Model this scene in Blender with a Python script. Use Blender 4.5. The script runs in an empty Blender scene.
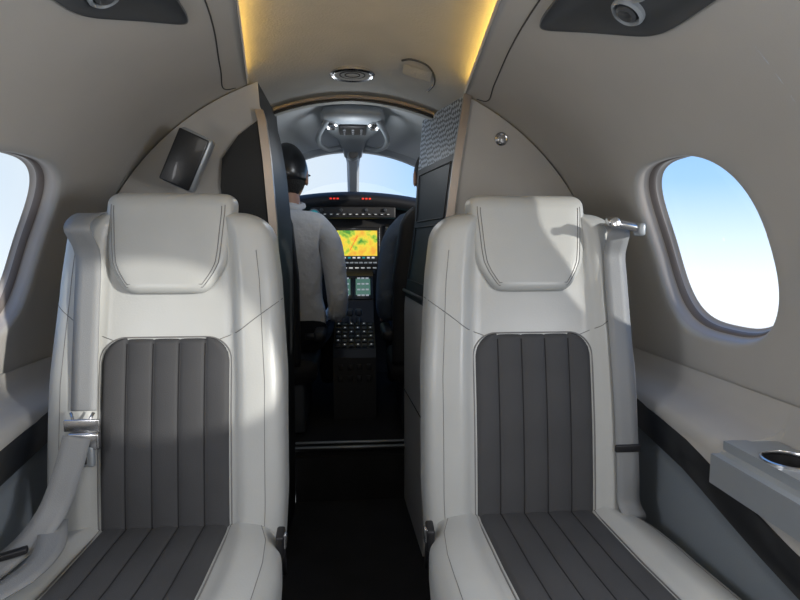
import bpy, bmesh, math, random
from mathutils import Vector, Matrix
random.seed(3)
D=bpy.data; C=bpy.context; SC=C.scene
rad=math.radians
# ------------------------------------------------------------ materials
def mat(name,col,rough=.5,metal=0,bump=0,bscale=200,bdist=.002,emis=None,estr=0,coat=0,var=0,sheen=0):
    m=D.materials.new(name); m.use_nodes=True; nt=m.node_tree; b=nt.nodes['Principled BSDF']
    b.inputs['Base Color'].default_value=(*col,1); b.inputs['Roughness'].default_value=rough
    b.inputs['Metallic'].default_value=metal; b.inputs['Coat Weight'].default_value=coat
    if sheen: b.inputs['Sheen Weight'].default_value=sheen
    if emis: b.inputs['Emission Color'].default_value=(*emis,1); b.inputs['Emission Strength'].default_value=estr
    tc=nt.nodes.new('ShaderNodeTexCoord')
    if bump:
        n=nt.nodes.new('ShaderNodeTexNoise'); n.inputs['Scale'].default_value=bscale; n.inputs['Detail'].default_value=4
        nt.links.new(tc.outputs['Object'],n.inputs['Vector'])
        bp=nt.nodes.new('ShaderNodeBump'); bp.inputs['Strength'].default_value=bump; bp.inputs['Distance'].default_value=bdist
        nt.links.new(n.outputs['Fac'],bp.inputs['Height']); nt.links.new(bp.outputs[0],b.inputs['Normal'])
    if var:
        n2=nt.nodes.new('ShaderNodeTexNoise'); n2.inputs['Scale'].default_value=9; nt.links.new(tc.outputs['Object'],n2.inputs['Vector'])
        r=nt.nodes.new('ShaderNodeValToRGB')
        r.color_ramp.elements[0].position=.3; r.color_ramp.elements[1].position=.7
        r.color_ramp.elements[0].color=(*[c*(1-var) for c in col],1); r.color_ramp.elements[1].color=(*[min(1,c*(1+var)) for c in col],1)
        nt.links.new(n2.outputs['Fac'],r.inputs[0]); nt.links.new(r.outputs[0],b.inputs['Base Color'])
    return m
LEATHER=mat('grey_leather',(.455,.465,.455),.36,bump=.25,bscale=260,bdist=.001,var=.03)
CHAR=mat('charcoal_fabric',(.050,.051,.055),.75,bump=.5,bscale=600,bdist=.001,var=.08)
SEAM=mat('stitch_thread',(.18,.18,.18),.8)
CHSEAM=mat('channel_seam',(.012,.012,.014),.9)
WALLM=mat('cabin_wall_panel',(.43,.42,.40),.55,bump=.15,bscale=300,bdist=.001,var=.02)
HEAD=mat('headliner_fabric',(.43,.43,.41),.85,bump=.6,bscale=160,bdist=.002,var=.04)
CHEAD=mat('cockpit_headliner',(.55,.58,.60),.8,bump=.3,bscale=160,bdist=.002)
LOWP=mat('lower_side_panel',(.20,.23,.26),.6,bump=.3,bscale=300,bdist=.001)
BLKG=mat('black_gloss_trim',(.010,.011,.013),.32,coat=.15)
BLK=mat('black_plastic',(.012,.012,.014),.5)
BLKS=mat('black_satin_panel',(.008,.009,.010),.55)
BLKL=mat('black_leather',(.013,.013,.015),.55,bump=.3)
CARP=mat('dark_carpet',(.010,.010,.012),.95,bump=.8,bscale=500,bdist=.004,var=.3)
CHROME=mat('brushed_metal',(.62,.62,.63),.25,1)
BRONZE=mat('bronze_trim',(.33,.29,.26),.3,1)
SILV=mat('silver_plastic',(.33,.36,.39),.35,.3)
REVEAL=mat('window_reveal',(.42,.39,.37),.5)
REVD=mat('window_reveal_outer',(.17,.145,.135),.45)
WEB=mat('belt_webbing',(.235,.245,.255),.45,bump=.6,bscale=700,bdist=.001)
GREYP=mat('grey_plastic',(.25,.28,.31),.45)
DGREY=mat('dark_grey_plastic',(.05,.055,.062),.4)
SEAMD=mat('panel_gap',(.05,.048,.045),.8)
SKIN=mat('skin',(.42,.24,.17),.5,bump=.1)
HAIR=mat('dark_hair',(.012,.01,.009),.6,bump=.8,bscale=150,bdist=.004)
SHIRT=mat('white_shirt',(.66,.68,.72),.8,bump=.7,bscale=14,bdist=.02)
SHIRT2=mat('slate_shirt',(.075,.10,.14),.8,bump=.7,bscale=14,bdist=.02)
TROU=mat('navy_trousers',(.015,.017,.025),.8,bump=.3)
EYEW=mat('eye_white',(.8,.8,.8),.2)
LED=mat('warm_led',(1,.75,.3),.5,emis=(1,.60,.10),estr=24)
REDL=mat('red_digits',(.4,.02,.01),.5,emis=(1,.04,.02),estr=.8)
WHT=mat('white_legend',(.6,.6,.6),.5,emis=(.7,.75,.75),estr=.3)
CYAN=mat('cyan_screen',(.0,.1,.12),.3,emis=(.05,.5,.6),estr=.4)
def woven():
    m=D.materials.new('woven_shade'); m.use_nodes=True; nt=m.node_tree; b=nt.nodes['Principled BSDF']
    tc=nt.nodes.new('ShaderNodeTexCoord'); ck=nt.nodes.new('ShaderNodeTexChecker'); ck.inputs['Scale'].default_value=85
    mp=nt.nodes.new('ShaderNodeMapping'); mp.inputs['Rotation'].default_value=(rad(45),0,0)
    nt.links.new(tc.outputs['Object'],mp.inputs[0]); nt.links.new(mp.outputs[0],ck.inputs['Vector'])
    ck.inputs['Color1'].default_value=(.36,.42,.50,1); ck.inputs['Color2'].default_value=(.05,.06,.075,1)
    nt.links.new(ck.outputs[0],b.inputs['Base Color']); b.inputs['Roughness'].default_value=.5
    return m
WOVEN=woven()
def glass():
    m=D.materials.new('window_glass'); m.use_nodes=True; nt=m.node_tree; nt.nodes.clear()
    o=nt.nodes.new('ShaderNodeOutputMaterial'); t=nt.nodes.new('ShaderNodeBsdfTransparent'); g=nt.nodes.new('ShaderNodeBsdfGlossy')
    t.inputs[0].default_value=(.96,.98,1,1); g.inputs['Roughness'].default_value=.03
    x=nt.nodes.new('ShaderNodeMixShader'); x.inputs[0].default_value=.05
    nt.links.new(t.outputs[0],x.inputs[1]); nt.links.new(g.outputs[0],x.inputs[2]); nt.links.new(x.outputs[0],o.inputs[0]); return m
GLASS=glass()
def mapscreen():
    m=D.materials.new('terrain_map_screen'); m.use_nodes=True; nt=m.node_tree; b=nt.nodes['Principled BSDF']
    tc=nt.nodes.new('ShaderNodeTexCoord'); n=nt.nodes.new('ShaderNodeTexNoise'); n.inputs['Scale'].default_value=22; n.inputs['Detail'].default_value=8
    r=nt.nodes.new('ShaderNodeValToRGB'); e=r.color_ramp.elements
    e[0].position=.32; e[0].color=(.08,.33,.03,1); e[1].position=.66; e[1].color=(.95,.42,.04,1)
    x=r.color_ramp.elements.new(.40); x.color=(.45,.65,.05,1); x=r.color_ramp.elements.new(.48); x.color=(.95,.75,.05,1)
    nt.links.new(tc.outputs['Object'],n.inputs['Vector']); nt.links.new(n.outputs['Fac'],r.inputs[0])
    nt.links.new(r.outputs[0],b.inputs['Emission Color']); b.inputs['Emission Strength'].default_value=.95
    b.inputs['Base Color'].default_value=(.02,.02,.02,1); b.inputs['Roughness'].default_value=.25; return m
MAPS=mapscreen()
# ------------------------------------------------------------ helpers
def empty(name,loc=(0,0,0)):
    o=D.objects.new(name,None); o.location=loc; o.empty_display_size=.1; SC.collection.objects.link(o); return o
def link(o,parent=None):
    SC.collection.objects.link(o)
    if parent:
        o.parent=parent; o.matrix_parent_inverse=Matrix.Translation(parent.location).inverted()
    return o
def mesh(name,vs,fs,mats,parent=None,smooth=True,mi=None):
    me=D.meshes.new(name); me.from_pydata([tuple(v) for v in vs],[],fs)
    if not isinstance(mats,(list,tuple)): mats=[mats]
    for m in mats: me.materials.append(m)
    bm=bmesh.new(); bm.from_mesh(me)
    if mi:
        bm.faces.ensure_lookup_table()
        for f,i in zip(bm.faces,mi): f.material_index=i
    loose=[v for v in bm.verts if not v.link_faces]
    if loose: bmesh.ops.delete(bm,geom=loose,context='VERTS')
    bmesh.ops.recalc_face_normals(bm,faces=bm.faces); bm.to_mesh(me); bm.free()
    for p in me.polygons: p.use_smooth=smooth
    return link(D.objects.new(name,me),parent)
def autosm(o,ang=40):
    me=o.data
    bm=bmesh.new(); bm.from_mesh(me)
    for e in bm.edges:
        if len(e.link_faces)==2 and e.calc_face_angle(0)>rad(ang): e.smooth=False
    bm.to_mesh(me); bm.free(); return o
def loft(name,rings,mats,parent=None,caps=True,closed=True,smooth=True,mif=None,sharp=None):
    vs=[p for r in rings for p in r]; n=len(rings[0]); fs=[]; mi=[]
    for i in range(len(rings)-1):
        for j in range(n if closed else n-1):
            k=(j+1)%n; fs.append((i*n+j,i*n+k,(i+1)*n+k,(i+1)*n+j))
            mi.append(mif(i,j) if mif else 0)
    if caps and closed:
        fs.append(tuple(range(n))); fs.append(tuple(range((len(rings)-1)*n,len(rings)*n))); mi+=[0,0]
    o=mesh(name,vs,fs,mats,parent,smooth,mi)
    if sharp: autosm(o,sharp)
    return o
def box(name,c,s,m,parent=None,bev=.004,rot=None,seg=3):
    bm=bmesh.new(); bmesh.ops.create_cube(bm,size=1)
    for v in bm.verts: v.co=Vector((v.co.x*s[0],v.co.y*s[1],v.co.z*s[2]))
    if bev: bmesh.ops.bevel(bm,geom=bm.edges[:],offset=min(bev,min(s)*.45),segments=seg,affect='EDGES',profile=.5)
    M=Matrix.Translation(c)
    if rot: M=M@Matrix.Rotation(rot[2],4,'Z')@Matrix.Rotation(rot[1],4,'Y')@Matrix.Rotation(rot[0],4,'X')
    bmesh.ops.transform(bm,matrix=M,verts=bm.verts)
    me=D.meshes.new(name); bm.to_mesh(me); bm.free(); me.materials.append(m)
    for p in me.polygons: p.use_smooth=True
    return autosm(link(D.objects.new(name,me),parent),35)
def frame_M(c,n):
    n=Vector(n).normalized(); q=n.to_track_quat('Z','Y'); return Matrix.Translation(c)@q.to_matrix().to_4x4()
def lathe(name,c,n,prof,m,parent=None,seg=32,sx=1,sy=1,sharp=35,caps=True):
    M=frame_M(c,n); rings=[]
    for r,h in prof:
        rings.append([M@Vector((sx*r*math.cos(2*math.pi*j/seg),sy*r*math.sin(2*math.pi*j/seg),h)) for j in range(seg)])
    return loft(name,rings,m,parent,sharp=sharp,caps=caps)
def tube(name,pts,r,m,parent=None,cyc=False,flat=None):
    P=[Vector(p) for p in pts]; P=[p for i,p in enumerate(P) if i==0 or (p-P[i-1]).length>1e-6]; n=len(P); K=8; rings=[]; prev=None
    for i,p in enumerate(P):
        if cyc: d=(P[(i+1)%n]-P[i-1])
        else: d=(P[min(i+1,n-1)]-P[max(i-1,0)])
        d=d.normalized() if d.length>1e-9 else Vector((0,0,1))
        if prev is None:
            a=Vector((0,0,1)) if abs(d.z)<.9 else Vector((1,0,0)); u=(a-d*a.dot(d)).normalized()
        else: u=(prev-d*prev.dot(d)).normalized()
        prev=u; w=d.cross(u); rings.append([p+u*r*math.cos(2*math.pi*k/K)+w*r*math.sin(2*math.pi*k/K) for k in range(K)])
    if cyc: rings.append(rings[0]); return loft(name,rings,m,parent,caps=False)
    return loft(name,rings,m,parent)
def interp(x,tab):
    if x<=tab[0][0]: return tab[0][1]
    for (a,b),(c,d) in zip(tab,tab[1:]):
        if x<=c: return b+(d-b)*(x-a)/(c-a)
    return tab[-1][1]
def sstep(a,b,x):
    t=max(0,min(1,(x-a)/(b-a))); return t*t*(3-2*t)
def sp(v,e): return math.copysign(abs(v)**e,v)
def smoothpath(pts,n=8):
    out=[]; P=[Vector(p) for p in pts]; P=[P[0]]+P+[P[-1]]
    for i in range(1,len(P)-2):
        for k in range(n):
            t=k/n; a,b,c,d=P[i-1],P[i],P[i+1],P[i+2]
            out.append(.5*((2*b)+(-a+c)*t+(2*a-5*b+4*c-d)*t*t+(-a+3*b-3*c+d)*t**3))
    out.append(P[-2]); return out
def ribbon(name,pts,w,m,parent,wd=(1,0,0),th=.0025):
    P=smoothpath(pts,8); vs=[];fs=[]
    for i,p in enumerate(P):
        d=(P[min(i+1,len(P)-1)]-P[max(i-1,0)]).normalized(); W=Vector(wd); W=(W-d*W.dot(d)).normalized()
        vs+=[p-W*w/2,p-W*w/6,p+W*w/6,p+W*w/2]
    for i in range(len(P)-1):
        for j in range(3): fs.append((i*4+j,i*4+j+1,i*4+5+j,i*4+4+j))
    o=mesh(name,vs,fs,m,parent); s=o.modifiers.new('s','SOLIDIFY'); s.thickness=th; s.offset=0; return o
# ------------------------------------------------------------ shell
CZ=.75; R0=.76; FZ=.08
def S(side,Y,ph,R=R0): return Vector((side*R*math.cos(rad(ph)),Y,CZ+R*math.sin(rad(ph))))
def xedge(side,Y):
    return interp(Y,[(-1.3,.25),(1.04,.268),(1.6,.315)]) if side>0 else interp(Y,[(-1.3,.19),(1.04,.205),(1.6,.285)])
def phie(side,Y): return math.degrees(math.acos(xedge(side,Y)/R0))
YA=-1.3; YF=1.6
WS={1:[(1.105,.74,1.46),(.30,-.06,.66),(-.50,-.86,-.14)],-1:[(1.16,.76,1.54),(.35,-.04,.70),(-.46,-.82,-.10)]}
WY=.190; WP=14.8; WPC=20.3
def wall(side,name):
    WINS=WS[side]
    vs=[];fs=[];mi=[]
    def grid(f,nu,nv,m=0):
        b=len(vs)
        for i in range(nu+1):
            for j in range(nv+1): vs.append(f(i/nu,j/nv))
        for i in range(nu):
            for j in range(nv):
                a=b+i*(nv+1)+j; fs.append((a,a+nv+1,a+nv+2,a+1)); mi.append(m)
    grid(lambda u,v:S(side,YA+(YF-YA)*u,45+(phie(side,YA+(YF-YA)*u)-45)*v),60,24)
    def lip(u,v):
        Y=YA+(YF-YA)*u; ph=phie(side,Y); a=v*math.pi
        r=.006; p=S(side,Y,ph); nrm=Vector((side*math.cos(rad(ph)),0,math.sin(rad(ph)))); tg=Vector((-side*math.sin(rad(ph)),0,math.cos(rad(ph))))
        return p+nrm*r*(1-math.cos(a))+tg*r*math.sin(a)
    grid(lip,60,8)
    grid(lambda u,v:S(side,YA+(YF-YA)*u,-8+8*v),60,4)
    grid(lambda u,v:Vector((side*R0*math.cos(rad(8)),YA+(YF-YA)*u,FZ+(CZ-R0*math.sin(rad(8))-FZ)*v)),10,2)
    ys=[YA]+[q for w in sorted(WINS) for q in (w[1],w[2])]+[YF]
    for a,b in zip(ys[::2],ys[1::2]): grid(lambda u,v:S(side,a+(b-a)*u,45*v),max(2,int((b-a)/.04)),20)
    N=96
    for (yc,y0,y1) in WINS:
        rings=[]
        def op(t,s): return (yc+WY*s*sp(math.cos(t),2/2.9),WPC+WP*s*sp(math.sin(t),2/2.9))
        for k in range(11):
            r=[]
            for i in range(N):
                t=2*math.pi*i/N; c,s=math.cos(t),math.sin(t); q=max(abs(c),abs(s)); c/=q; s/=q
                by=yc+(c*(y1-yc) if c>0 else c*(yc-y0)); bp=WPC+(s*(45-WPC) if s>0 else s*WPC)
                oy,opz=op(t,1.04); f=k/10; r.append(S(side,by+(oy-by)*f,bp+(opz-bp)*f))
            rings.append((r,0))
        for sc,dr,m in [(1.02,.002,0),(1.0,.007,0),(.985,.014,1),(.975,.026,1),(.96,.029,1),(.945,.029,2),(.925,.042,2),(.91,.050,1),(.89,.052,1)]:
            rings.append(([S(side,*op(2*math.pi*i/N,sc),R=R0+dr) for i in range(N)],m))
        b=len(vs)
        for r,m in rings: vs.extend(r)
        for k in range(len(rings)-1):
            for i in range(N):
                j=(i+1)%N; fs.append((b+k*N+i,b+k*N+j,b+(k+1)*N+j,b+(k+1)*N+i)); mi.append(rings[k+1][1])
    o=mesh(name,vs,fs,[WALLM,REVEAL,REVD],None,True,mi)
    bm=bmesh.new(); bm.from_mesh(o.data); bmesh.ops.remove_doubles(bm,verts=bm.verts,dist=.0004); bm.to_mesh(o.data); bm.free()
    return o
wall(1,'wall_right'); wall(-1,'wall_left')
k=1
for side in (1,-1):
    for (yc,_,_) in WS[side]:
        N=64; rings=[]
        for sc in (.90,.5,.02):
            rings.append([S(side,yc+WY*sc*sp(math.cos(2*math.pi*i/N),2/2.9),WPC+WP*sc*sp(math.sin(2*math.pi*i/N),2/2.9),R=R0+.0525) for i in range(N)])
        loft('window_%d'%k,rings,GLASS,None,caps=False); k+=1
def arc_strip(name,stations,m,a0=0,a1=180,n=60,parent=None):
    rings=[]
    for (Y,R,p0,p1) in stations:
        rings.append([Vector((R*math.cos(rad(p0+(p1-p0)*j/n)),Y,CZ+R*math.sin(rad(p0+(p1-p0)*j/n)))) for j in range(n+1)])
    return loft(name,rings,m,parent,caps=False,closed=False)
arc_strip('ceiling',[(YA,.800,56,124),(1.3,.800,56,124),(1.55,.793,50,130),(1.62,.775,20,160),(1.72,.765,0,180),(1.91,.755,0,180)],HEAD)
cove=empty('cove_light',(0,.5,1.45))
for side in (1,-1):
    rings=[]
    for i in range(30):
        Y=YA+.05+(1.52-YA)*i/29; ph=phie(side,Y)-1.0
        rings.append([S(side,Y,ph,.7735),S(side,Y,ph,.781),S(side,Y,ph-.6,.781),S(side,Y,ph-.6,.7735)])
    loft('led_strip',rings,LED,cove,smooth=False)
box('floor',(0,.35,FZ-.02),(1.6,3.3,.04),CARP,bev=0)
ck=box('cockpit_floor',(0,2.72,.268-.02),(1.3,1.42,.04),CARP,bev=0)
thr=empty('door_sill',(0,2,.28))
box('riser',(0,2.004,.165),(.44,.012,.17),CARP,thr,.002)
for y,z in ((1.995,.286),(2.03,.292)): box('sill_strip',(0,y,z),(.44,.012,.006),SILV,thr,.002)
box('sill_plate',(0,2.012,.28),(.44,.05,.01),BLKG,thr,.002)
box('wall_aft',(0,YA-.01,.8),(1.6,.02,1.6),WALLM,bev=0)
def ledge(side,nm):
    Y0=YA+.002
    stn=sorted([Y0+ (1.585-Y0)*i/50 for i in range(51)]+[.55,.555,.885,.89])
    dz=lambda Y:interp(Y,[(.5,-.03),(1.1,0)])
    pk=lambda Y: -.06 if (side>0 and .552<Y<.887) else 0
    prof=lambda Y:[(.752,.745),(.742,.712+dz(Y)),(.72,.697+dz(Y)+pk(Y)),(.68,.690+dz(Y)+pk(Y)),(.655,.684+dz(Y)+pk(Y)),(.643,.674+dz(Y)+pk(Y)),(.639,.66+dz(Y)+pk(Y)),(.640,zb(Y)+.004),(.636,zb(Y)),(.636,zb(Y)-.055),(.641,zb(Y)-.059),(.645,zb(Y)-.09),(.63,.3),(.60,FZ)]
    zb=lambda Y:interp(Y,[(-1.3,.50),(.4,.51),(.73,.58),(1.0,.64),(1.25,.665),(1.6,.675)])
    xo=lambda Y:interp(Y,[(-1.3,-.01),(.8,-.01),(1.0,.0),(1.35,.02),(1.6,.03)])
    rings=[[Vector((side*(x+xo(Y)*(1 if x<.7 else 0)),Y,min(z,.67+dz(Y)) if 6<i_<9 else z)) for i_,(x,z) in enumerate(prof(Y))] for Y in stn]
    return loft(nm,rings,[WALLM,BLKG,LOWP],None,caps=False,closed=False,mif=lambda i,j:0 if j<7 else (1 if j<10 else 2),sharp=50)
ledge(1,'side_ledge'); ledge(-1,'side_ledge')
def wseam(side,pts,nm,r=.0016,m=SEAMD,n=8):
    P=smoothpath([(y,p,0) for y,p in pts],n)
    return tube(nm,[S(side,p.x,p.y,R=R0-.0003) for p in P],r,m)
for side in (1,-1):
    wseam(side,[(YA+.1,phie(side,0)-4.5),(.4,phie(side,.4)-4.5),(1.04,phie(side,1.04)-4.5),(1.4,phie(side,1.4)-4.5),(1.55,phie(side,1.55)-5),(1.59,phie(side,1.55)-3)],'trim_1')
def psu(side):
    yc,pc,hy,hp=(.76,57.3,.22,6.2) if side>0 else (.82,61.,.24,5.6)
    e=empty('overhead_service_panel',(side*.42,yc,1.38)); N=64; rings=[]
    def q(a,b): return (yc+hy*a+.11*b*(a+1)/2, pc+hp*b)
    for sc,dr in ((1,.0),(.99,-.006),(.965,-.007),(.95,-.003),(.5,-.0025),(.02,-.0025)):
        rings.append([S(side,*q(sc*sp(math.cos(2*math.pi*i/N),2/7),sc*sp(math.sin(2*math.pi*i/N),2/7)),R=R0+dr) for i in range(N)])
    loft('panel',rings,[DGREY],e,caps=False)
    for a,b in ((.55,-.2),(.22,.1),(-.2,-.2),(-.6,.1)):
        yy,pp=q(a,b)
        p=S(side,yy,pp,R0-.003); n=Vector((-side*math.cos(rad(pp)),0,-math.sin(rad(pp))))
        lathe('air_nozzle_ring',p,n,[(.027,0),(.027,.006),(.023,.010),(.020,.006),(.019,.002)],GREYP,e)
        lathe('air_nozzle',p,n,[(.018,0),(.017,.009),(.012,.012),(.006,.009),(.001,.009)],DGREY,e)
psu(1); psu(-1)
v=empty('ceiling_air_vent',(0,1.72,1.51))
lathe('rim',(0,1.70,CZ+.768),(0,0,-1),[(.066,-.012),(.066,.004),(.060,.008),(.053,.005),(.050,-.001)],CHROME,v,48,1,.95)
lathe('grille',(0,1.70,CZ+.768),(0,0,-1),[(.051,-.01),(.051,.002),(.03,.003),(.001,.002)],HEAD,v,48,1,.95)
for rr in (.02,.035): lathe('slot_ring',(0,1.70,CZ+.768),(0,0,-1),[(rr,0),(rr,.0045),(rr+.003,.0045),(rr+.003,0)],SEAMD,v,40,1,.95,caps=False)
def cpt(x,y,R): return Vector((x,y,CZ+math.sqrt(R*R-x*x)))
hs=[]
for i in range(48):
    t=2*math.pi*i/48; hs.append(cpt(.035+.09*sp(math.cos(t),.45),1.03+.13*sp(math.sin(t),.45),.799))
tube('trim_3',hs,.002,SEAMD,cyc=True)
hp=[(.135,1.58),(.16,1.565),(.20,1.57),(.225,1.60),(.235,1.66),(.225,1.72)]
hd=empty('ceiling_grab_handle',(.18,1.6,1.5))
P=smoothpath([(x,y,0) for x,y in hp]); tube('rim',[cpt(p.x,p.y,interp(p.y,[(1.55,.790),(1.62,.774),(1.72,.764)])) for p in P],.003,DGREY,hd)
rings=[]
for s in (0,1):
    rings.append([cpt(.14+ .08*i/12, 1.585+.012*math.sin(i/12*math.pi)+(.045*s), .777 if s==0 else .766) for i in range(13)])
loft('pull',rings,HEAD,hd,caps=False,closed=False)
def annulus(nm,Y0,Y1,Ri,Ro,m,parent=None,p0=0,p1=180):
    rings=[]
    for j in range(81):
        a=rad(p0+(p1-p0)*j/80); rings.append([Vector((r*math.cos(a),y,CZ+r*math.sin(a))) for r,y in ((Ri,Y0),(Ro,Y0),(Ro,Y1),(Ri,Y1))])
    return loft(nm,rings,m,parent,sharp=40)
arch=empty('door_1',(0,1.9,1.48))
annulus('header_frame',1.885,1.915,.735,.80,HEAD,arch)
annulus('header_seal',1.878,1.888,.735,.742,BLK,arch)
annulus('header_trim',1.868,1.880,.742,.750,BRONZE,arch)
# ------------------------------------------------------------ partitions
def partition(name,side,near,far,Y0,Y1,mif,mats):
    e=empty(name,(side*.45,(Y0+Y1)/2,.9)); rings=[]
    for k in range(9):
        f=k/8; Y=Y0+(Y1-Y0)*f; Rr=.757-.012*f
        zs=[FZ+.002]+[FZ+.02+i*(1.40-FZ-.02)/44 for i in range(45)]
        edge=[]
        for z in zs:
            x=interp(z,near)*(1-f)+interp(z,far)*f; edge.append((x,z))
        xt=edge[-1][0]+.004
        a0=math.acos(min(1,xt/Rr)); arcp=[]
        for i in range(25):
            a=a0*(1-i/24); arcp.append((Rr*math.cos(a),CZ+Rr*math.sin(a)))
        arcp.append((.75,FZ+.002))
        rings.append([Vector((side*x,Y,z)) for x,z in edge+arcp])
    o=loft('body',rings,mats,e,mif=mif,sharp=40)
    return e
nearR=[(.08,.20),(.80,.203),(.90,.215),(1.0,.245),(1.1,.268),(1.25,.287),(1.45,.318)]
farR=[(.08,.18),(.80,.18),(.9,.19),(1.0,.205),(1.1,.217),(1.25,.225),(1.45,.245)]
gc=partition('galley_cabinet',1,nearR,farR,1.6,2.0,lambda i,j:(0 if j<26 else (1 if j<41 else 2)) if j<46 else 0,[WALLM,BLKS,WOVEN])
rr=[]
for i in range(40):
    z=.84+(1.44-.84)*i/39; x=interp(z,nearR)
    rr.append([Vector((x-.006,1.590,z)),Vector((x+.016,1.588,z)),Vector((x+.016,1.604,z)),Vector((x-.006,1.604,z))])
loft('edge_trim',rr,BRONZE,gc,sharp=40)
lathe('latch_knob',(.42,1.6,1.32),(0,-1,0),[(.019,-.002),(.019,.004),(.015,.008),(.012,.006),(.009,.009),(.001,.010)],CHROME,gc)
def onface(Y,z,o=-.003):
    f=(Y-1.6)/.4; return Vector((interp(z,nearR)*(1-f)+interp(z,farR)*f+o,Y,z))
for Ya,Yb,z0,z1 in ((1.63,1.96,.90,1.08),(1.63,1.96,1.10,1.26)):
    lp=[]
    for (a,b) in (((Ya,z0),(Ya,z1)),((Ya,z1),(Yb,z1)),((Yb,z1),(Yb,z0)),((Yb,z0),(Ya,z0))):
        for i in range(8): t=i/8; lp.append(onface(a[0]+(b[0]-a[0])*t,a[1]+(b[1]-a[1])*t))
    tube('locker_frame',lp,.002,BLK,gc,cyc=True)
tube('counter_edge',[Vector((.205,1.60,.86)),Vector((.178,2.0,.86))],.006,DGREY,gc)
tube('panel_gap',[Vector((.199,1.62,.5)),Vector((.178,1.99,.5))],.0015,SEAMD,gc)
nearL=[(.08,.222),(.9,.214),(1.08,.217),(1.25,.229),(1.36,.241),(1.45,.268)]
farL=[(.08,.215),(.9,.208),(1.08,.210),(1.25,.224),(1.36,.240),(1.45,.262)]
cl=partition('coat_closet',-1,nearL,farL,1.6,1.95,lambda i,j:1 if j<46 else 0,[WALLM,BLKS])
dp=[(-.258,1.358),(-.246,1.25),(-.234,1.06),(-.232,.95),(-.34,.95),(-.352,1.06),(-.362,1.18),(-.356,1.255),(-.31,1.318)]
rings=[[Vector((x*s+(-.295*(1-s)),y,z*s+1.2*(1-s))) for x,z in dp] for s,y in ((1,1.6),(1,1.590),(.97,1.586))]
loft('dark_door',rings,BLKS,cl,sharp=25)
rr=[]
for i in range(40):
    z=.80+(1.385-.80)*i/39; x=-interp(z,nearL)
    rr.append([Vector((x+.006,1.582,z)),Vector((x-.016,1.578,z)),Vector((x-.016,1.604,z)),Vector((x+.006,1.604,z))])
loft('edge_trim',rr,BRONZE,cl,sharp=40)
mo=empty('stowed_monitor',(-.43,1.47,1.24))
box('shell',(-.418,1.495,1.235),(.085,.05,.145),SILV,mo,.010,rot=(rad(6),rad(24),rad(8)))
box('screen',(-.421,1.468,1.233),(.076,.010,.136),BLKG,mo,.004,rot=(rad(6),rad(24),rad(8)))
box('bracket',(-.44,1.56,1.23),(.04,.09,.05),DGREY,mo,.01)
# ------------------------------------------------------------ passenger seats
def hwB(z):
    w=interp(z,[(.36,.225),(.5,.233),(.75,.232),(.95,.218),(1.09,.200)])
    zt=1.088; r=.06
    if z>zt-r: w=w-r+math.sqrt(max(0,r*r-(z-(zt-r))**2))
    return w
def thB(z):
    t=.062; zt=1.088; r=.035
    if z>zt-r: t=t-r+math.sqrt(max(0,r*r-(z-(zt-r))**2))
    return t
def yfB(z): return 1.10+.15*(z-.44)-.012*math.sin(math.pi*max(0,min(1,(z-.42)/.5)))
def ycB(z): return yfB(z)+.062
def bol(x,w): return .020*sstep(.56,.68,abs(x)/w)
NB=5.5
def frontB(x,z):
    w=hwB(z); t=thB(z); q=max(0,1-(abs(x)/w)**NB)**(1/NB); return ycB(z)-t*q-bol(x,w)*q
def hwH(z): 
    w=interp(z,[(.922,.070),(.93,.083),(.945,.095),(.965,.108),(.985,.117),(1.01,.1205),(1.09,.127),(1.12,.127)])
    zt=1.128;r=.022
    if z>zt-r: w=w-r+math.sqrt(max(0,r*r-(z-(zt-r))**2))
    return w
def thH(z):
    t=.050; r=.03; zt=1.128; zb=.922
    if z>zt-r: t=t-r+math.sqrt(max(0,r*r-(z-(zt-r))**2))
    if z<zb+.02: t=t-.02+math.sqrt(max(0,.0004-(zb+.02-z)**2))
    return t
def ycH(z): return yfB(z)+.022+.10*(max(0,z-.93))
def frontH(x,z):
    q=max(0,1-(abs(x)/hwH(z))**5.5)**(1/5.5); return ycH(z)-thH(z)*q
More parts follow.
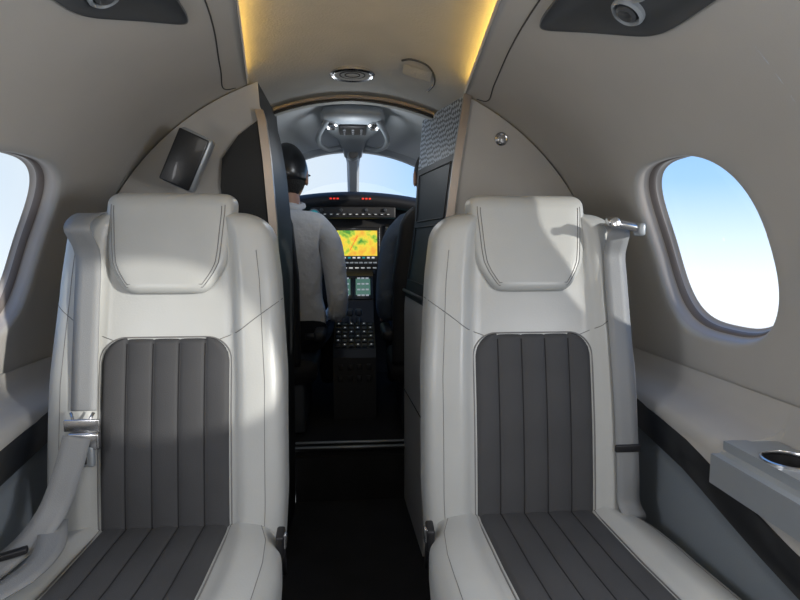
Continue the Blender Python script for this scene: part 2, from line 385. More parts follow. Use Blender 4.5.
def seat(cx,s):
    e=empty('passenger_seat',(cx,1.1,FZ))
    N=96
    zs=[.36+ (1.02-.36)*i/36 for i in range(37)]+[1.088-.06*(1-math.sin(rad(a))) for a in range(5,91,5)]
    zs=sorted(set(z for z in zs if z<1.0879))+[1.088]
    rings=[]
    for z in zs:
        w=hwB(z);t=thB(z);r=[]
        for j in range(N):
            a=2*math.pi*j/N; x=w*sp(math.cos(a),2/NB); q=sp(math.sin(a),2/NB); y=t*q
            if q<0: y-=bol(x,w)*(-q)
            r.append(Vector((cx+x,ycB(z)+y,z)))
        rings.append(r)
    loft('backrest',rings,LEATHER,e)
    zs=sorted(set([.922+.02*(1-math.cos(rad(a))) for a in range(0,91,15)]+[.945+i*(1.095-.945)/12 for i in range(13)]+[1.128-.03*(1-math.sin(rad(a))) for a in range(0,91,9)]))
    rings=[]
    for z in zs:
        w=hwH(z);t=thH(z)
        rings.append([Vector((cx+w*sp(math.cos(2*math.pi*j/N),2/5.5),ycH(z)+t*sp(math.sin(2*math.pi*j/N),2/5.5),z)) for j in range(N)])
    loft('headrest',rings,LEATHER,e)
    for ins in (.014,.020):
        zl=[.922+ins+ (1.108-ins*.4-.922-ins)*i/24 for i in range(25)]
        pts=[(hwH(min(z,1.1))-ins,z) for z in zl]
        full=[(x,z) for x,z in pts[::-1]]+[(-x,z) for x,z in pts]
        tube('stitch',[Vector((cx+x,frontH(x,z)-.0003,z)) for x,z in full],.0009,SEAM,e)
    HI=.127; ZT=.835; rI=.05; NS=5; nc=NS*12
    def hwI(z):
        return HI if z<ZT-rI else HI-rI+math.sqrt(max(0,rI*rI-(z-(ZT-rI))**2))
    zs=[.40+(ZT-rI-.40)*i/40 for i in range(41)]+[ZT-rI*(1-math.sin(rad(a))) for a in range(6,91,6)]
    rings=[]
    for z in zs:
        r=[]; hw=hwI(z)
        for c in range(nc+1):
            x0=-HI+2*HI*c/nc; x=max(-hw,min(hw,x0))
            dz=(ZT-z); dd=min(hw-abs(x),dz if abs(x)<HI-rI else hw-abs(x)); ed=sstep(0,.010,dd)
            ch=abs(math.sin(math.pi*NS*(x0+HI)/(2*HI)))**.5
            r.append(Vector((cx+x,frontB(x,z)+.002-(.0045+.006*ch)*ed,z)))
        rings.append(r)
    loft('backrest_insert',rings,CHAR,e,caps=False,closed=False)
    for i in range(1,NS):
        x=-HI+2*HI*i/NS; zt_=ZT-.012
        tube('channel_seam',[Vector((cx+x,frontB(x,z)-.003,z)) for z in [.46+(zt_-.46)*k_/24 for k_ in range(25)]],.0014,CHSEAM,e)
    bd=[(hwI(z)+.002,z) for z in zs]; bd=bd+[(-x,z) for x,z in bd[::-1]]
    tube('insert_piping',[Vector((cx+x,frontB(x,z)-.0003,z)) for x,z in bd],.0016,SEAM,e)
    for sg in (1,-1):
        P=smoothpath([(.105,.83,0),(.14,.845,0),(.18,.875,0),(.222,.905,0)])
        tube('shoulder_seam',[Vector((cx+sg*p.x,frontB(p.x,p.y)-.0001,p.y)) for p in P],.0009,SEAM,e)
        P=[(.2*hwB(z)/.232-.004,z) for z in [.45+.02*i for i in range(29)]]
        tube('side_seam',[Vector((cx+sg*x,frontB(x,z)-.0001,z)) for x,z in P],.0006,SEAM,e)
    def hwC(Y): 
        w=interp(Y,[(.5,.222),(.65,.242),(.95,.243),(1.03,.236),(1.10,.215),(1.16,.19)]); r=.07
        if Y<.52+r: w=w-r+math.sqrt(max(0,r*r-(.52+r-Y)**2))
        return w
    def ztC(Y): 
        z=.462+interp(Y,[(.5,.022),(.7,.012),(.9,0),(1.1,-.004)])
        if Y<.60: z-=.035*(1-math.sqrt(max(0,1-((.60-Y)/.08)**2)))
        return z
    NC=4.5
    def topC(x,Y):
        q=max(0,1-(abs(x)/hwC(Y))**NC)**(1/NC); return ztC(Y)-.065+.065*q+bol(x,hwC(Y))*.9*q
    ys=[.52+.08*(1-math.cos(rad(a))) for a in range(8,91,8)]+[.61+(1.16-.61)*i/36 for i in range(37)]
    rings=[]
    for Y in ys:
        w=hwC(Y); r=[]
        for j in range(N):
            a=2*math.pi*j/N; x=w*sp(math.cos(a),2/NC); q=sp(math.sin(a),2/NC); z=ztC(Y)-.065+.065*q
            if q>0: z+=bol(x,w)*.9*q
            r.append(Vector((cx+x,Y,z)))
        rings.append(r)
    loft('cushion',rings,LEATHER,e)
    HI2=.125; rings=[]; yl=[.57+(1.13-.57)*i/50 for i in range(51)]
    for Y in yl:
        r=[]
        for c in range(nc+1):
            x=-HI2+2*HI2*c/nc; ed=sstep(0,.01,HI2-abs(x))
            ch=abs(math.sin(math.pi*NS*(x+HI2)/(2*HI2)))**.5
            r.append(Vector((cx+x,Y,topC(x,Y)-.002+(.0045+.006*ch)*ed)))
        rings.append(r)
    loft('cushion_insert',rings,CHAR,e,caps=False,closed=False)
    for i in range(1,NS):
        x=-HI2+2*HI2*i/NS
        tube('channel_seam',[Vector((cx+x,Y,topC(x,Y)+.003)) for Y in yl],.0014,CHSEAM,e)
    for sg in (1,-1):
        tube('cushion_seam',[Vector((cx+sg*(HI2+.002),Y,topC(HI2+.002,Y)+.0003)) for Y in yl],.0016,SEAM,e)
        P=[(hwC(Y)-.03,Y) for Y in yl]
        tube('cushion_stitch',[Vector((cx+sg*x,Y,topC(x,Y)+.0001)) for x,Y in P],.0006,SEAM,e)
    box('seat_pan',(cx,.86,.30),(.40,.56,.07),LOWP,e,.02)
    box('pedestal',(cx,.88,.18),(.30,.42,.20),DGREY,e,.02)
    for q in (-.15,.15): box('floor_foot',(cx+q,.88,FZ+.012),(.04,.5,.022),CHROME,e,.005)
    box('back_shell',(cx,1.215,.62),(.38,.035,.72),LOWP,e,.015,rot=(rad(-8.5),0,0))
    xi=cx-s*.222
    box('lap_buckle',(xi-s*.012,1.035,.455),(.016,.035,.05),BLK,e,.005,rot=(rad(15),0,0))
    box('buckle_plate',(xi-s*.021,1.03,.462),(.006,.018,.028),CHROME,e,.002)
    tube('buckle_stalk',[Vector((xi-s*.012,1.05,.44)),Vector((xi-s*.01,1.09,.36))],.006,BLK,e)
    if s>0:
        path=[(cx+.172,1.26,1.04),(cx+.176,1.20,1.066),(cx+.178,1.145,1.050)]+[(cx+.178+ (1.03-z)*.02,frontB(.170,z)-.009,z) for z in (1.0,.95,.85,.75,.65,.58,.53,.49)]+[(cx+.194,1.06,.462),(cx+.205,1.10,.43)]
        ribbon('shoulder_belt',path,.048,WEB,e)
        box('belt_guide',(cx+.178,1.125,1.062),(.072,.026,.014),CHROME,e,.005,rot=(rad(20),rad(12),0))
        box('belt_guide_cap',(cx+.212,1.122,1.052),(.014,.03,.026),SILV,e,.005)
        lathe('guide_pin',(cx+.152,1.108,1.066),(0,-1,.2),[(.009,0),(.009,.006),(.001,.008)],CHROME,e,20)
        z=.60; box('belt_stop',(cx+.187,frontB(.170,z)-.011,z),(.054,.008,.016),BLK,e,.003)
    else:
        path=[(cx-.152,1.26,1.05),(cx-.152,1.20,1.084),(cx-.152,1.13,1.055)]+[(cx-.147,frontB(.147,z)-.009,z) for z in (1.0,.9,.8,.74,.70)]
        ribbon('shoulder_belt',path,.048,WEB,e)
        zc=.665
        yb=frontB(.15,zc)-.008
        box('tongue_plate',(cx-.143,yb-.012,zc+.012),(.066,.006,.024),CHROME,e,.003)
        box('buckle_body',(cx-.139,yb-.014,zc-.018),(.058,.016,.034),CHROME,e,.005)
        box('buckle_button',(cx-.137,yb-.018,zc-.047),(.034,.012,.040),SILV,e,.004)
        box('buckle_slot',(cx-.137,yb-.0245,zc-.049),(.010,.003,.022),SEAMD,e,.001)
        path=[(cx-.146,1.072,.66),(cx-.156,1.050,.60),(cx-.172,1.025,.54),(cx-.190,.985,.507),(cx-.212,.925,.491),(cx-.235,.86,.475),(cx-.25,.80,.43)]
        ribbon('lap_belt',path,.048,WEB,e,wd=(1,.35,0))
        path=[(cx-.175,1.03,.516),(cx-.148,.96,.501),(cx-.150,.88,.497),(cx-.20,.80,.490),(cx-.245,.77,.45)]
        ribbon('lap_belt_tail',path,.046,WEB,e,wd=(.8,.6,0))
        box('belt_adjuster',(cx-.205,.945,.502),(.056,.016,.010),BLK,e,.003,rot=(0,rad(-8),rad(20)))
        tube('belt_loop',[Vector((cx-.166,yb-.004,.70)),Vector((cx-.158,yb-.012,.685)),Vector((cx-.130,yb-.012,.685)),Vector((cx-.124,yb-.004,.70))],.003,CHROME,e)
    return e
seat(-.377,-1); seat(.377,1)
# ------------------------------------------------------------ cup holder pod
pod=empty('cup_holder_console',(.68,.76,.69))
PZ=-.022
def podbody():
    bm=bmesh.new(); bmesh.ops.create_cube(bm,size=1)
    for q in bm.verts: q.co=Vector((.685+q.co.x*.135,.72+q.co.y*.40,.655+PZ+q.co.z*.096))
    bmesh.ops.bevel(bm,geom=bm.edges[:],offset=.022,segments=5,affect='EDGES')
    me=D.meshes.new('body'); bm.to_mesh(me); bm.free(); me.materials.append(SILV)
    for p in me.polygons: p.use_smooth=True
    o=link(D.objects.new('body',me),pod)
    bm=bmesh.new(); bmesh.ops.create_cone(bm,segments=48,radius1=.038,radius2=.038,depth=.08,cap_ends=True,matrix=Matrix.Translation((.682,.80,.705+PZ)))
    me2=D.meshes.new('c'); bm.to_mesh(me2); bm.free(); c=D.objects.new('c',me2); SC.collection.objects.link(c)
    b=o.modifiers.new('b','BOOLEAN'); b.operation='DIFFERENCE'; b.object=c; b.solver='EXACT'
    dg=C.evaluated_depsgraph_get(); nm=D.meshes.new_from_object(o.evaluated_get(dg)); o.modifiers.clear(); o.data=nm
    D.objects.remove(c,do_unlink=True); autosm(o,35)
podbody()
lathe('cup_rim',(.682,.80,.703+PZ),(0,0,1),[(.0375,-.004),(.041,0),(.041,.003),(.038,.004),(.0365,.0),(.0375,-.004)],CHROME,pod,48,caps=False)
lathe('cup_well',(.682,.80,.703+PZ),(0,0,1),[(.0375,0),(.0365,-.025),(.035,-.036),(.001,-.036)],BLK,pod,48,caps=False)
box('tray_slot',(.682,.645,.7035+PZ),(.075,.09,.003),BLKG,pod,.001)
# ------------------------------------------------------------ cockpit shell
def Rk(Y): return interp(Y,[(1.9,.755),(2.35,.752),(2.5,.735),(2.62,.71)])
ce=empty('cockpit_shell',(0,2.4,1.2))
rings=[]
for i in range(13):
    Y=1.9+.72*i/12; R=Rk(Y); a0=interp(Y,[(1.9,45),(2.15,50),(2.3,60),(2.62,60)])
    rings.append([Vector((R*math.cos(rad(p)),Y,CZ+R*math.sin(rad(p)))) for p in [a0+(180-2*a0)*j/40 for j in range(41)]])
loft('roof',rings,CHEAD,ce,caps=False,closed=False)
for side in (1,-1):
    rings=[]
    for Y,X in ((1.9,.75),(2.3,.75),(2.6,.70),(3.0,.58),(3.35,.42)):
        rings.append([Vector((side*X,Y,FZ)),Vector((side*X,Y,.8)),Vector((side*(X*.97),Y,.95)),Vector((side*(X*.92),Y,1.02))])
    loft('side_panel',rings,DGREY,ce,caps=False,closed=False)
    rings=[[Vector((side*.75*math.cos(rad(p)),Y,CZ+.75*math.sin(rad(p)))) for p in range(20,52,2)] for Y in (1.9,2.12)]
    loft('door_post_panel',rings,GREYP,ce,caps=False,closed=False)
box('nose_bulkhead',(0,3.3,.65),(1.3,.03,1.15),DGREY,ce,0)
wp=empty('windshield',(0,2.8,1.35))
def post(a,b,w,nm='post',m=GREYP):
    a=Vector(a);b=Vector(b);d=(b-a).normalized(); sx=Vector((1,0,0)); sx=(sx-d*sx.dot(d)).normalized(); u=d.cross(sx)
    loft(nm,[[p+sx*w*k*c+u*.014*q for c,q in ((1,0),(.6,1),(-.6,1),(-1,0),(-.6,-1),(.6,-1))] for p,k in ((a,1.5),(a+(b-a)*.3,1),(b,1))],m,wp,smooth=True,sharp=40)
post((0,2.58,1.462),(0,3.10,1.30),.030,m=CHEAD)
for side in (1,-1):
    post((side*.40,2.56,1.33),(side*.50,2.98,1.19),.02)
annulus('windshield_header',2.59,2.63,.690,.720,GREYP,wp,50,130)
gl=[[Vector((.690*math.cos(rad(p)),2.62,CZ+.690*math.sin(rad(p)))) for p in range(55,126,5)],
    [Vector((.60*math.cos(rad(p)),3.0,.75+.60*math.sin(rad(p)))) for p in range(55,126,5)]]
loft('windshield_glass',gl,GLASS,wp,caps=False,closed=False)
oc=empty('overhead_console',(0,2.2,1.44))
sec=[(1.99,.105,.035,.0),(2.05,.115,.05,0),(2.2,.10,.055,0),(2.35,.07,.055,0),(2.5,.045,.05,-.012),(2.56,.04,.035,-.03)]
rings=[]
for Y,w,h,dz in sec:
    zt=CZ+Rk(Y)+dz-.002; r=[]
    for j in range(32):
        a=2*math.pi*j/32; r.append(Vector((w*sp(math.cos(a),.5),Y,zt-h*.5+h*.5*sp(math.sin(a),.5)-(w*sp(math.cos(a),.5))**2*.6)))
    rings.append(r)
loft('housing',rings,GREYP,oc)
box('switch_panel',(0,2.13,1.443),(.10,.13,.008),BLK,oc,.003,rot=(rad(-2),0,0))
for x in (-.032,0,.032):
    for y in (2.09,2.13,2.17): box('switch',(x,y,1.437),(.012,.012,.010),DGREY,oc,.003)
for side in (1,-1):
    lathe('map_light',(side*.075,2.06,1.447),(0,-.4,-1),[(.022,-.01),(.022,.008),(.017,.012),(.012,.006),(.001,.006)],CHROME,oc,24)
    P=smoothpath([(side*.09,2.03,1.455),(side*.125,2.12,1.420),(side*.13,2.28,1.415),(side*.10,2.42,1.420),(side*.05,2.48,1.44)])
    tube('grab_handle',P,.010,GREYP,oc)
lathe('compass_body',(0,2.52,1.412),(0,-1,0),[(.001,-.02),(.022,-.018),(.026,0),(.025,.02),(.020,.026),(.019,.02),(.001,.02)],GREYP,oc,28)
lathe('compass_face',(0,2.494,1.412),(0,-1,0),[(.018,0),(.017,.003),(.001,.003)],BLKG,oc,24)
box('compass_neck',(0,2.52,1.435),(.02,.02,.05),GREYP,oc,.005)
# ------------------------------------------------------------ instrument panel
ip=empty('instrument_panel',(0,2.85,1.05))
rings=[]
for Y,zt,w in ((2.66,1.225,.50),(2.665,1.252,.52),(2.70,1.272,.53),(2.85,1.285,.53),(3.1,1.275,.47),(3.27,1.24,.42)):
    rings.append([Vector((w*t,Y,zt-.085*t*t)) for t in [-1+i/20 for i in range(41)]])
rings.insert(0,[Vector((.50*t,2.70,1.205-.085*t*t)) for t in [-1+i/20 for i in range(41)]])
loft('glareshield',rings,BLKL,ip,caps=False,closed=False)
PY=2.85
box('panel',(0,PY+.03,.985),(1.04,.06,.50),BLK,ip,.01)
box('guidance_panel',(0,2.715,1.175),(.40,.05,.055),BLK,ip,.006)
for i in range(12):
    x=-.165+.03*i
    box('mode_key',(x,2.687,1.165),(.018,.006,.009),BLKG,ip,.001)
    box('legend',(x,2.6835,1.165),(.010,.001,.003),WHT,ip,0)
for x in (-.15,-.06,.06,.15): lathe('knob',(x,2.69,1.185),(0,-1,0),[(.009,0),(.009,.010),(.006,.013),(.001,.013)],DGREY,ip,18)
for x in (-.105,.045):
    for q in (0,.016,.032): box('red_digit',(x+q,2.657,1.236),(.010,.002,.007),REDL,ip,0)
lathe('standby_dial',(-.185,2.69,1.16),(0,-1,0),[(.03,0),(.03,.006),(.026,.008),(.024,.004),(.001,.004)],GREYP,ip,28)
lathe('standby_face',(-.185,2.685,1.16),(0,-1,0),[(.023,0),(.001,.001)],CYAN,ip,24)
def display(x,z,w,h,sm,nm,y=PY-.006,keys=True):
    box(nm+'_bezel',(x,y,z),(w+.028,.016,h+.05),BLKG,ip,.004)
    box(nm,(x,y-.009,z+.008),(w,.002,h),sm,ip,0)
    if keys:
        for i in range(10): box('softkey',(x-w/2+w*(i+.5)/10,y-.010,z-h/2-.008),(w/13,.004,.008),GREYP,ip,.001)
display(0,1.012,.235,.145,MAPS,'map_display')
display(-.30,1.02,.26,.15,CYAN,'flight_display'); display(.30,1.02,.26,.15,CYAN,'flight_display')
y=PY-.0172
box('engine_strip',(0,y,.956),(.235,.001,.020),BLK,ip,0)
for i in range(9): box('engine_readout',(-.095+.024*i,y-.001,.957),(.014,.001,.008),WHT if i%3 else CYAN,ip,0)
box('route_line',(.0,y-.001,1.03),(.003,.001,.085),REDL,ip,0,rot=(0,rad(28),0))
for i in range(6): box('lower_switch',(-.1+.04*i,PY-.004,.885),(.014,.012,.02),DGREY,ip,.003)
for i in range(10): box('annunciator',(-.135+.03*i,PY-.002,.905),(.018,.004,.006),WHT,ip,0)
pd=empty('center_pedestal',(0,2.6,.6))
PW=.092
rings=[]
for X in (-PW,PW):
    rings.append([Vector((X,y_,z_)) for y_,z_ in ((2.835,.90),(2.74,.87),(2.68,.75),(2.62,.66),(2.40,.57),(2.37,.54),(2.37,.27),(2.835,.27))])
loft('body',rings,BLK,pd,smooth=False)
def onslope(x,t,off,a=(2.74,.87),b=(2.68,.75)):
    n=Vector((0,-(a[1]-b[1]),(a[0]-b[0]))).normalized(); return Vector((x,a[0]+(b[0]-a[0])*t,a[1]+(b[1]-a[1])*t))+n*off
ang=math.atan2(.06,.12)
SCRG=mat('touch_screen_face',(.02,.05,.05),.3,emis=(.12,.28,.22),estr=.5)
for x,w in ((-.047,.078),(.043,.090)):
    c=onslope(x,.5,.003); box('touch_controller_bezel',c,(w,.008,.115),BLKG,pd,.003,rot=(-ang,0,0))
    c=onslope(x,.45,.0075); box('touch_controller_screen',c,(w-.02,.002,.085),SCRG,pd,0,rot=(-ang,0,0))
    for r in range(4):
        for q in range(3):
            c=onslope(x-(w-.03)/2+(w-.03)*(q+.5)/3,.12+.22*r,.0092); box('readout',c,((w-.03)/4,.001,.008),WHT,pd,0,rot=(-ang,0,0))
ka=math.atan2(.09,.22)
for r in range(6):
    for q in range(6):
        t=(r+.5)/6; c=onslope(-.072+.029*q,t,.004,(2.61,.656),(2.41,.574))
        box('key',c,(.02,.022,.007),DGREY,pd,.002,rot=(ka,0,0))
        if (r+q)%2==0: box('key_legend',c+Vector((0,-.001,.0045)),(.006,.006,.001),WHT,pd,0,rot=(ka,0,0))
for x in (-.02,.02):
    tube('throttle_lever',[Vector((x,2.60,.65)),Vector((x,2.585,.70))],.006,GREYP,pd)
    box('throttle_grip',(x,2.583,.71),(.032,.028,.034),DGREY,pd,.009)
for r in range(2):
    for q in range(4): box('aft_switch',(-.06+.04*q,2.366,.50-.05*r),(.02,.010,.026),BLK,pd,.003)
# ------------------------------------------------------------ pilot seats
def pseat(cx,s,hw):
    e=empty('pilot_seat',(cx,2.2,.28))
    rings=[]
    for z in [.56+.62*i/30 for i in range(31)]:
        w=interp(z,[(.56,hw),(.9,hw),(1.1,hw*.85),(1.18,hw*.6)]); t=.04
        if z>1.15: w-=.04*(z-1.15)/.03; t-=.02*(z-1.15)/.03
        yc=2.145-.08*(z-.56)
        rings.append([Vector((cx+w*sp(math.cos(2*math.pi*j/40),.4),yc+t*sp(math.sin(2*math.pi*j/40),.5),z)) for j in range(40)])
    loft('backrest',rings,BLKL,e)
    z0,z1=1.19,1.30
    rings=[]
    for i in range(13):
        z=z0+(z1-z0)*i/12; k=math.sqrt(max(.05,1-(2*i/12-1)**4)); 
        rings.append([Vector((cx+.065*k*sp(math.cos(2*math.pi*j/32),.5),2.085+.028*k*sp(math.sin(2*math.pi*j/32),.6),z)) for j in range(32)])
    loft('headrest',rings,BLKL,e)
    for q in (-.03,.03): tube('headrest_post',[Vector((cx+q,2.09,1.14)),Vector((cx+q,2.085,1.21))],.005,CHROME,e)
    rings=[]
    for i in range(17):
        Y=2.13+.42*i/16; k=1 if i<13 else 1-.25*((i-12)/4)**2
        rings.append([Vector((cx+.18*k*sp(math.cos(2*math.pi*j/40),.4),Y,.535+.05*k*sp(math.sin(2*math.pi*j/40),.5))) for j in range(40)])
    loft('cushion',rings,BLKL,e)
    box('base',(cx,2.34,.385),(.26,.34,.21),DGREY,e,.01)
    for q in (1,-1):
        box('armrest',(cx+q*.19,2.24,.675),(.045,.26,.04),BLKL,e,.015)
        tube('armrest_pivot',[Vector((cx+q*.19,2.13,.675)),Vector((cx+q*.14,2.12,.675))],.012,BLK,e)
    return e
pseat(-.325,-1,.12); pseat(.32,1,.175)
# ------------------------------------------------------------ people
def person(name,cx,shirt,inner,yaw,hat):
    e=empty(name,(cx,2.3,.6))
    V=[];E=[];Rr=[]
    def add(p,r,par=None):
        V.append(Vector(p)); Rr.append(r if isinstance(r,tuple) else (r,r)); 
        if par is not None: E.append((par,len(V)-1))
        return len(V)-1
    pel=add((cx,2.31,.665),(.15,.115)); w=add((cx,2.275,.80),(.135,.10),pel); c=add((cx,2.25,.95),(.155,.11),w); uc=add((cx,2.255,1.07),(.14,.095),c)
    nb=add((cx,2.27,1.145),(.062,.058),uc); nk=add((cx,2.285,1.20),(.053,.055),nb); add((cx,2.295,1.25),(.05,.052),nk)
    hands=[]
    for q in (1,-1):
        inn=(q==inner)
        sh=add((cx+q*.12,2.255,1.085),(.068,.066),uc); s2=add((cx+q*.165,2.255,1.045),(.055,.055),sh)
        if inn: pts=[(cx+q*.185,2.25,.93,.050),(cx+q*.198,2.245,.80,.046),(cx+q*.195,2.27,.745,.042),(cx+q*.18,2.37,.735,.036),(cx+q*.175,2.45,.725,.027)]
        else: pts=[(cx+q*.185,2.29,.93,.048),(cx+q*.185,2.33,.82,.043),(cx+q*.175,2.37,.79,.040),(cx+q*.15,2.46,.83,.036),(cx+q*.125,2.54,.87,.027)]
        last=s2
        for x,yy,z,r in pts: last=add((x,yy,z),r,last)
        hands.append((V[last].copy(),(V[last]-V[last-1]).normalized(),q,last))
        hp=add((cx+q*.085,2.34,.645),(.085,.08),pel); kn=add((cx+q*.12,2.70,.66),(.06,.062),hp); k2=add((cx+q*.12,2.73,.61),(.055,.055),kn)
        cf=add((cx+q*.12,2.80,.46),(.05,.05),k2); an=add((cx+q*.12,2.86,.34),(.036,.036),cf); add((cx+q*.12,2.96,.315),(.04,.03),an)
    me=D.meshes.new('b'); me.from_pydata(V,E,[]); o=D.objects.new('b',me); SC.collection.objects.link(o)
    m=o.modifiers.new('k','SKIN'); m.use_smooth_shade=True
    for i,sv in enumerate(me.skin_vertices[0].data): sv.radius=Rr[i]; sv.use_root=(i==0)
    su=o.modifiers.new('s','SUBSURF'); su.levels=2; su.render_levels=2
    nm=D.meshes.new_from_object(o.evaluated_get(C.evaluated_depsgraph_get())); D.objects.remove(o,do_unlink=True)
    nm.materials.clear()
    for mm in (shirt,TROU,SKIN,BLK): nm.materials.append(mm)
    for p in nm.polygons:
        p.use_smooth=True; ce_=p.center
        if ce_.z<.70 and abs(ce_.x-cx)<.2 : p.material_index=1
        if ce_.z<.33: p.material_index=3
        if ce_.z>1.185: p.material_index=2
    link(D.objects.new('body',nm),e)
    tube('collar',[Vector((cx+.062*math.cos(t),2.283+.06*math.sin(t),1.175+.012*math.sin(t))) for t in [2*math.pi*i/24 for i in range(24)]],.012,shirt,e,cyc=True)
    for (p,d,q,_) in hands:
        W=[];WE=[];WR=[]
        def a2(pt,r,par=None):
            W.append(Vector(pt)); WR.append((r,r) if not isinstance(r,tuple) else r)
            if par is not None: WE.append((par,len(W)-1))
            return len(W)-1
        side=d.cross(Vector((0,0,1))).normalized(); up=side.cross(d)
        r0=a2(p-d*.02,(.026,.022)); r1=a2(p+d*.03,(.034,.018),r0); r2=a2(p+d*.07,(.038,.016),r1)
        for k_,(so,L) in enumerate(((-.03,.062),(-.010,.072),(.010,.068),(.028,.055))):
            b=a2(p+d*.085+side*so,.0095,r2); b=a2(p+d*(.085+L*.45)+side*so*1.1-up*.008,.0088,b); b=a2(p+d*(.085+L*.75)+side*so*1.1-up*.026,.008,b); a2(p+d*(.085+L*.82)+side*so*1.1-up*.042,.0068,b)
        tq=-q if side.x>0 else q
        b=a2(p+d*.035+side*.036*tq,.012,r1); b=a2(p+d*.065+side*.052*tq-up*.012,.010,b); a2(p+d*.09+side*.052*tq-up*.024,.008,b)
        me=D.meshes.new('h'); me.from_pydata(W,WE,[]); o=D.objects.new('h',me); SC.collection.objects.link(o)
        o.modifiers.new('k','SKIN')
        for i,sv in enumerate(me.skin_vertices[0].data): sv.radius=WR[i]; sv.use_root=(i==0)
        su=o.modifiers.new('s','SUBSURF'); su.levels=2; su.render_levels=2
        nm=D.meshes.new_from_object(o.evaluated_get(C.evaluated_depsgraph_get())); D.objects.remove(o,do_unlink=True)
        nm.materials.clear(); nm.materials.append(SKIN)
        for pp in nm.polygons: pp.use_smooth=True
        link(D.objects.new('hand',nm),e)
        tube('cuff',[p-d*.005+side*.031*math.cos(t)+up*.031*math.sin(t) for t in [2*math.pi*i/20 for i in range(20)]],.006,shirt,e,cyc=True)
    hc=Vector((cx,2.305,1.295)); M=Matrix.Translation(hc)@Matrix.Rotation(yaw,4,'Z')
    def hshape(dv,k=1.0,face=True):
        x,yv,z=dv; X=x*.074;Y=yv*.095;Z=z*.115
        if z<0: X*=1-.28*(-z)**1.5; Y*=1-.12*(-z) if yv>0 else 1-.35*(-z)
        if face and yv>0:
            g=lambda a,b,sx,sz:math.exp(-((x-a)/sx)**2-((z-b)/sz)**2)
            Y+=.022*g(0,-.20,.13,.17)+.008*g(0,.0,.10,.2)-.010*(g(.38,.02,.2,.13)+g(-.38,.02,.2,.13))+.005*g(0,-.50,.3,.08)+.006*g(0,-.82,.3,.15)-.004*g(0,-.55,.3,.03)
        return Vector((X*k,Y*k,Z*k))
    def sph(face,k,nU=56,nV=40,cond=None):
        vs=[];fs=[]
        for i in range(nV+1):
            th=math.pi*i/nV
            for j in range(nU):
                ph=2*math.pi*j/nU; vs.append((math.sin(th)*math.cos(ph),math.sin(th)*math.sin(ph),math.cos(th)))
        for i in range(nV):
            for j in range(nU):
                f=(i*nU+j,i*nU+(j+1)%nU,(i+1)*nU+(j+1)%nU,(i+1)*nU+j)
                cc=sum((Vector(vs[a]) for a in f),Vector())/4
                if cond is None or cond(cc): fs.append(f)
        return [M@hshape(v_,k,face) for v_ in vs],fs
    vs,fs=sph(True,1); mesh('head',vs,fs,SKIN,e)
    vs,fs=sph(False,1.07,cond=lambda c_:c_.z>(.42 if c_.y>.45 else (.42-(.45-c_.y)*1.25)) and c_.z>-.62); h=mesh('hair',vs,fs,HAIR,e); so=h.modifiers.new('s','SOLIDIFY'); so.thickness=.006; so.offset=-1
    if hat:
        vs,fs=sph(False,1.12,cond=lambda c_:c_.z>-.12); h=mesh('cap_crown',vs,fs,BLKG,e); so=h.modifiers.new('s','SOLIDIFY'); so.thickness=.005
        vs=[];fs=[]
        for i in range(2):
            for j in range(17):
                a=rad(40+100*j/16); vs.append(M@Vector((math.cos(a)*(.080+.045*i*math.sin(a))*.95,math.sin(a)*(.10+.05*i),.026-.012*i)))
        for j in range(16): fs.append((j,j+1,18+j,17+j))
        h=mesh('cap_brim',vs,fs,BLKL,e); so=h.modifiers.new('s','SOLIDIFY'); so.thickness=.003
    for q in (1,-1):
        for nm_,cc,rr_,mm in (('eye',(q*.028,.078,.004),.011,EYEW),('pupil',(q*.028,.087,.004),.005,BLK)):
            lathe(nm_,M@Vector(cc),(0,1,0),[(rr_*math.sin(math.pi*i/10)+.0001,-rr_*math.cos(math.pi*i/10)) for i in range(11)],mm,e,16)
        lathe('ear',M@Vector((q*.073,-.005,-.008)),(q,0,0),[(.001,-.004),(.018,-.002),(.021,.006),(.016,.010),(.008,.005),(.001,.005)],SKIN,e,20,1,1.5)
    tube('mouth',[M@Vector((x_,.093-abs(x_)*.35,-.056)) for x_ in (-.022,-.011,0,.011,.022)],.0035,mat('lips',(.32,.12,.1),.5),e)
    return e
person('pilot',-.262,SHIRT,1,rad(-4),True)
person('pilot',.325,SHIRT2,-1,rad(8),False)
# ------------------------------------------------------------ lights
def area(name,loc,rot,sx,sy,power,col=(1,1,1)):
    l=D.lights.new(name,'AREA'); l.shape='RECTANGLE'; l.size=sx; l.size_y=sy; l.energy=power; l.color=col
    o=D.objects.new(name,l); o.location=loc; o.rotation_euler=rot; SC.collection.objects.link(o); return o
area('cabin_fill_light',(0,-.35,1.44),(rad(18),0,0),.36,1.0,4.0,(1,.98,.95))  # added fill above and behind the camera, brightens the cabin; no fixture modelled
area('aft_window_fill',(.70,.30,1.02),(0,rad(80),0),.26,.3,7,(.98,.98,1))  # added lamp by the out-of-frame window, boosts the daylight from the right
area('aft_window_fill',(-.70,.35,1.02),(0,rad(-80),0),.26,.3,4,(.98,.98,1))  # weaker added lamp for the left side
pl=D.lights.new('cockpit_fill_light','POINT'); pl.energy=.9; pl.shadow_soft_size=.04; pl.color=(.9,.95,1)  # added fill to lift the cockpit ceiling and shirts; no fixture modelled
po=D.objects.new('cockpit_fill_light',pl); po.location=(0,2.05,1.36); SC.collection.objects.link(po)
sn=D.lights.new('sun','SUN'); sn.energy=3.4; sn.angle=rad(1.5); sn.color=(1,.94,.84)
so_=D.objects.new('sun',sn); SC.collection.objects.link(so_)
so_.rotation_euler=Vector((-1.1,.8,-.20)).to_track_quat('-Z','Y').to_euler()
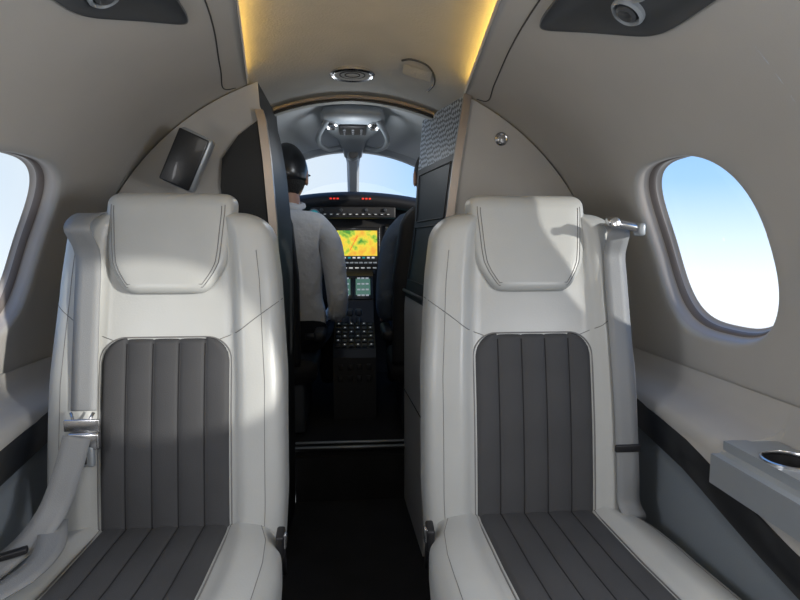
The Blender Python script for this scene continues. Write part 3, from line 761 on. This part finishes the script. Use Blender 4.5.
W=D.worlds.new('sky'); SC.world=W; W.use_nodes=True; nt=W.node_tree; bg=nt.nodes['Background']
tc=nt.nodes.new('ShaderNodeTexCoord'); sx=nt.nodes.new('ShaderNodeSeparateXYZ'); rp=nt.nodes.new('ShaderNodeValToRGB')
nt.links.new(tc.outputs['Generated'],sx.inputs[0]); mr=nt.nodes.new('ShaderNodeMapRange'); mr.inputs[1].default_value=-1; mr.inputs[2].default_value=1
nt.links.new(sx.outputs[2],mr.inputs[0]); nt.links.new(mr.outputs[0],rp.inputs[0])
e=rp.color_ramp.elements; e[0].position=.0; e[0].color=(.70,.76,.82,1); e[1].position=1; e[1].color=(.12,.28,.65,1)
for p_,c_ in ((.43,(.85,.88,.92)),(.47,(.90,.94,1)),(.505,(.68,.83,1.0)),(.55,(.36,.60,.93)),(.61,(.24,.48,.86)),(.75,(.17,.38,.80))):
    q=e.new(p_); q.color=(*c_,1)
dt=nt.nodes.new('ShaderNodeVectorMath'); dt.operation='DOT_PRODUCT'; dt.inputs[1].default_value=Vector((-.3,1,.15)).normalized()
nt.links.new(tc.outputs['Generated'],dt.inputs[0])
m2=nt.nodes.new('ShaderNodeMapRange'); m2.interpolation_type='SMOOTHSTEP'; m2.inputs[1].default_value=.90; m2.inputs[2].default_value=.985; m2.inputs[4].default_value=.9
nt.links.new(dt.outputs['Value'],m2.inputs[0])
mx=nt.nodes.new('ShaderNodeMix'); mx.data_type='RGBA'; nt.links.new(m2.outputs[0],mx.inputs[0]); nt.links.new(rp.outputs[0],mx.inputs[6]); mx.inputs[7].default_value=(.66,.72,.76,1)
nt.links.new(mx.outputs[2],bg.inputs[0]); bg.inputs[1].default_value=1.3
# ------------------------------------------------------------ camera
cam=D.cameras.new('camera'); co=D.objects.new('camera',cam); SC.collection.objects.link(co); SC.camera=co
cam.sensor_width=36; cam.lens=560/800*36; cam.clip_start=.02
co.location=(0,0,1.02); co.rotation_euler=(rad(90-5.6),0,rad(-4.7))
SC.view_settings.view_transform='Standard'
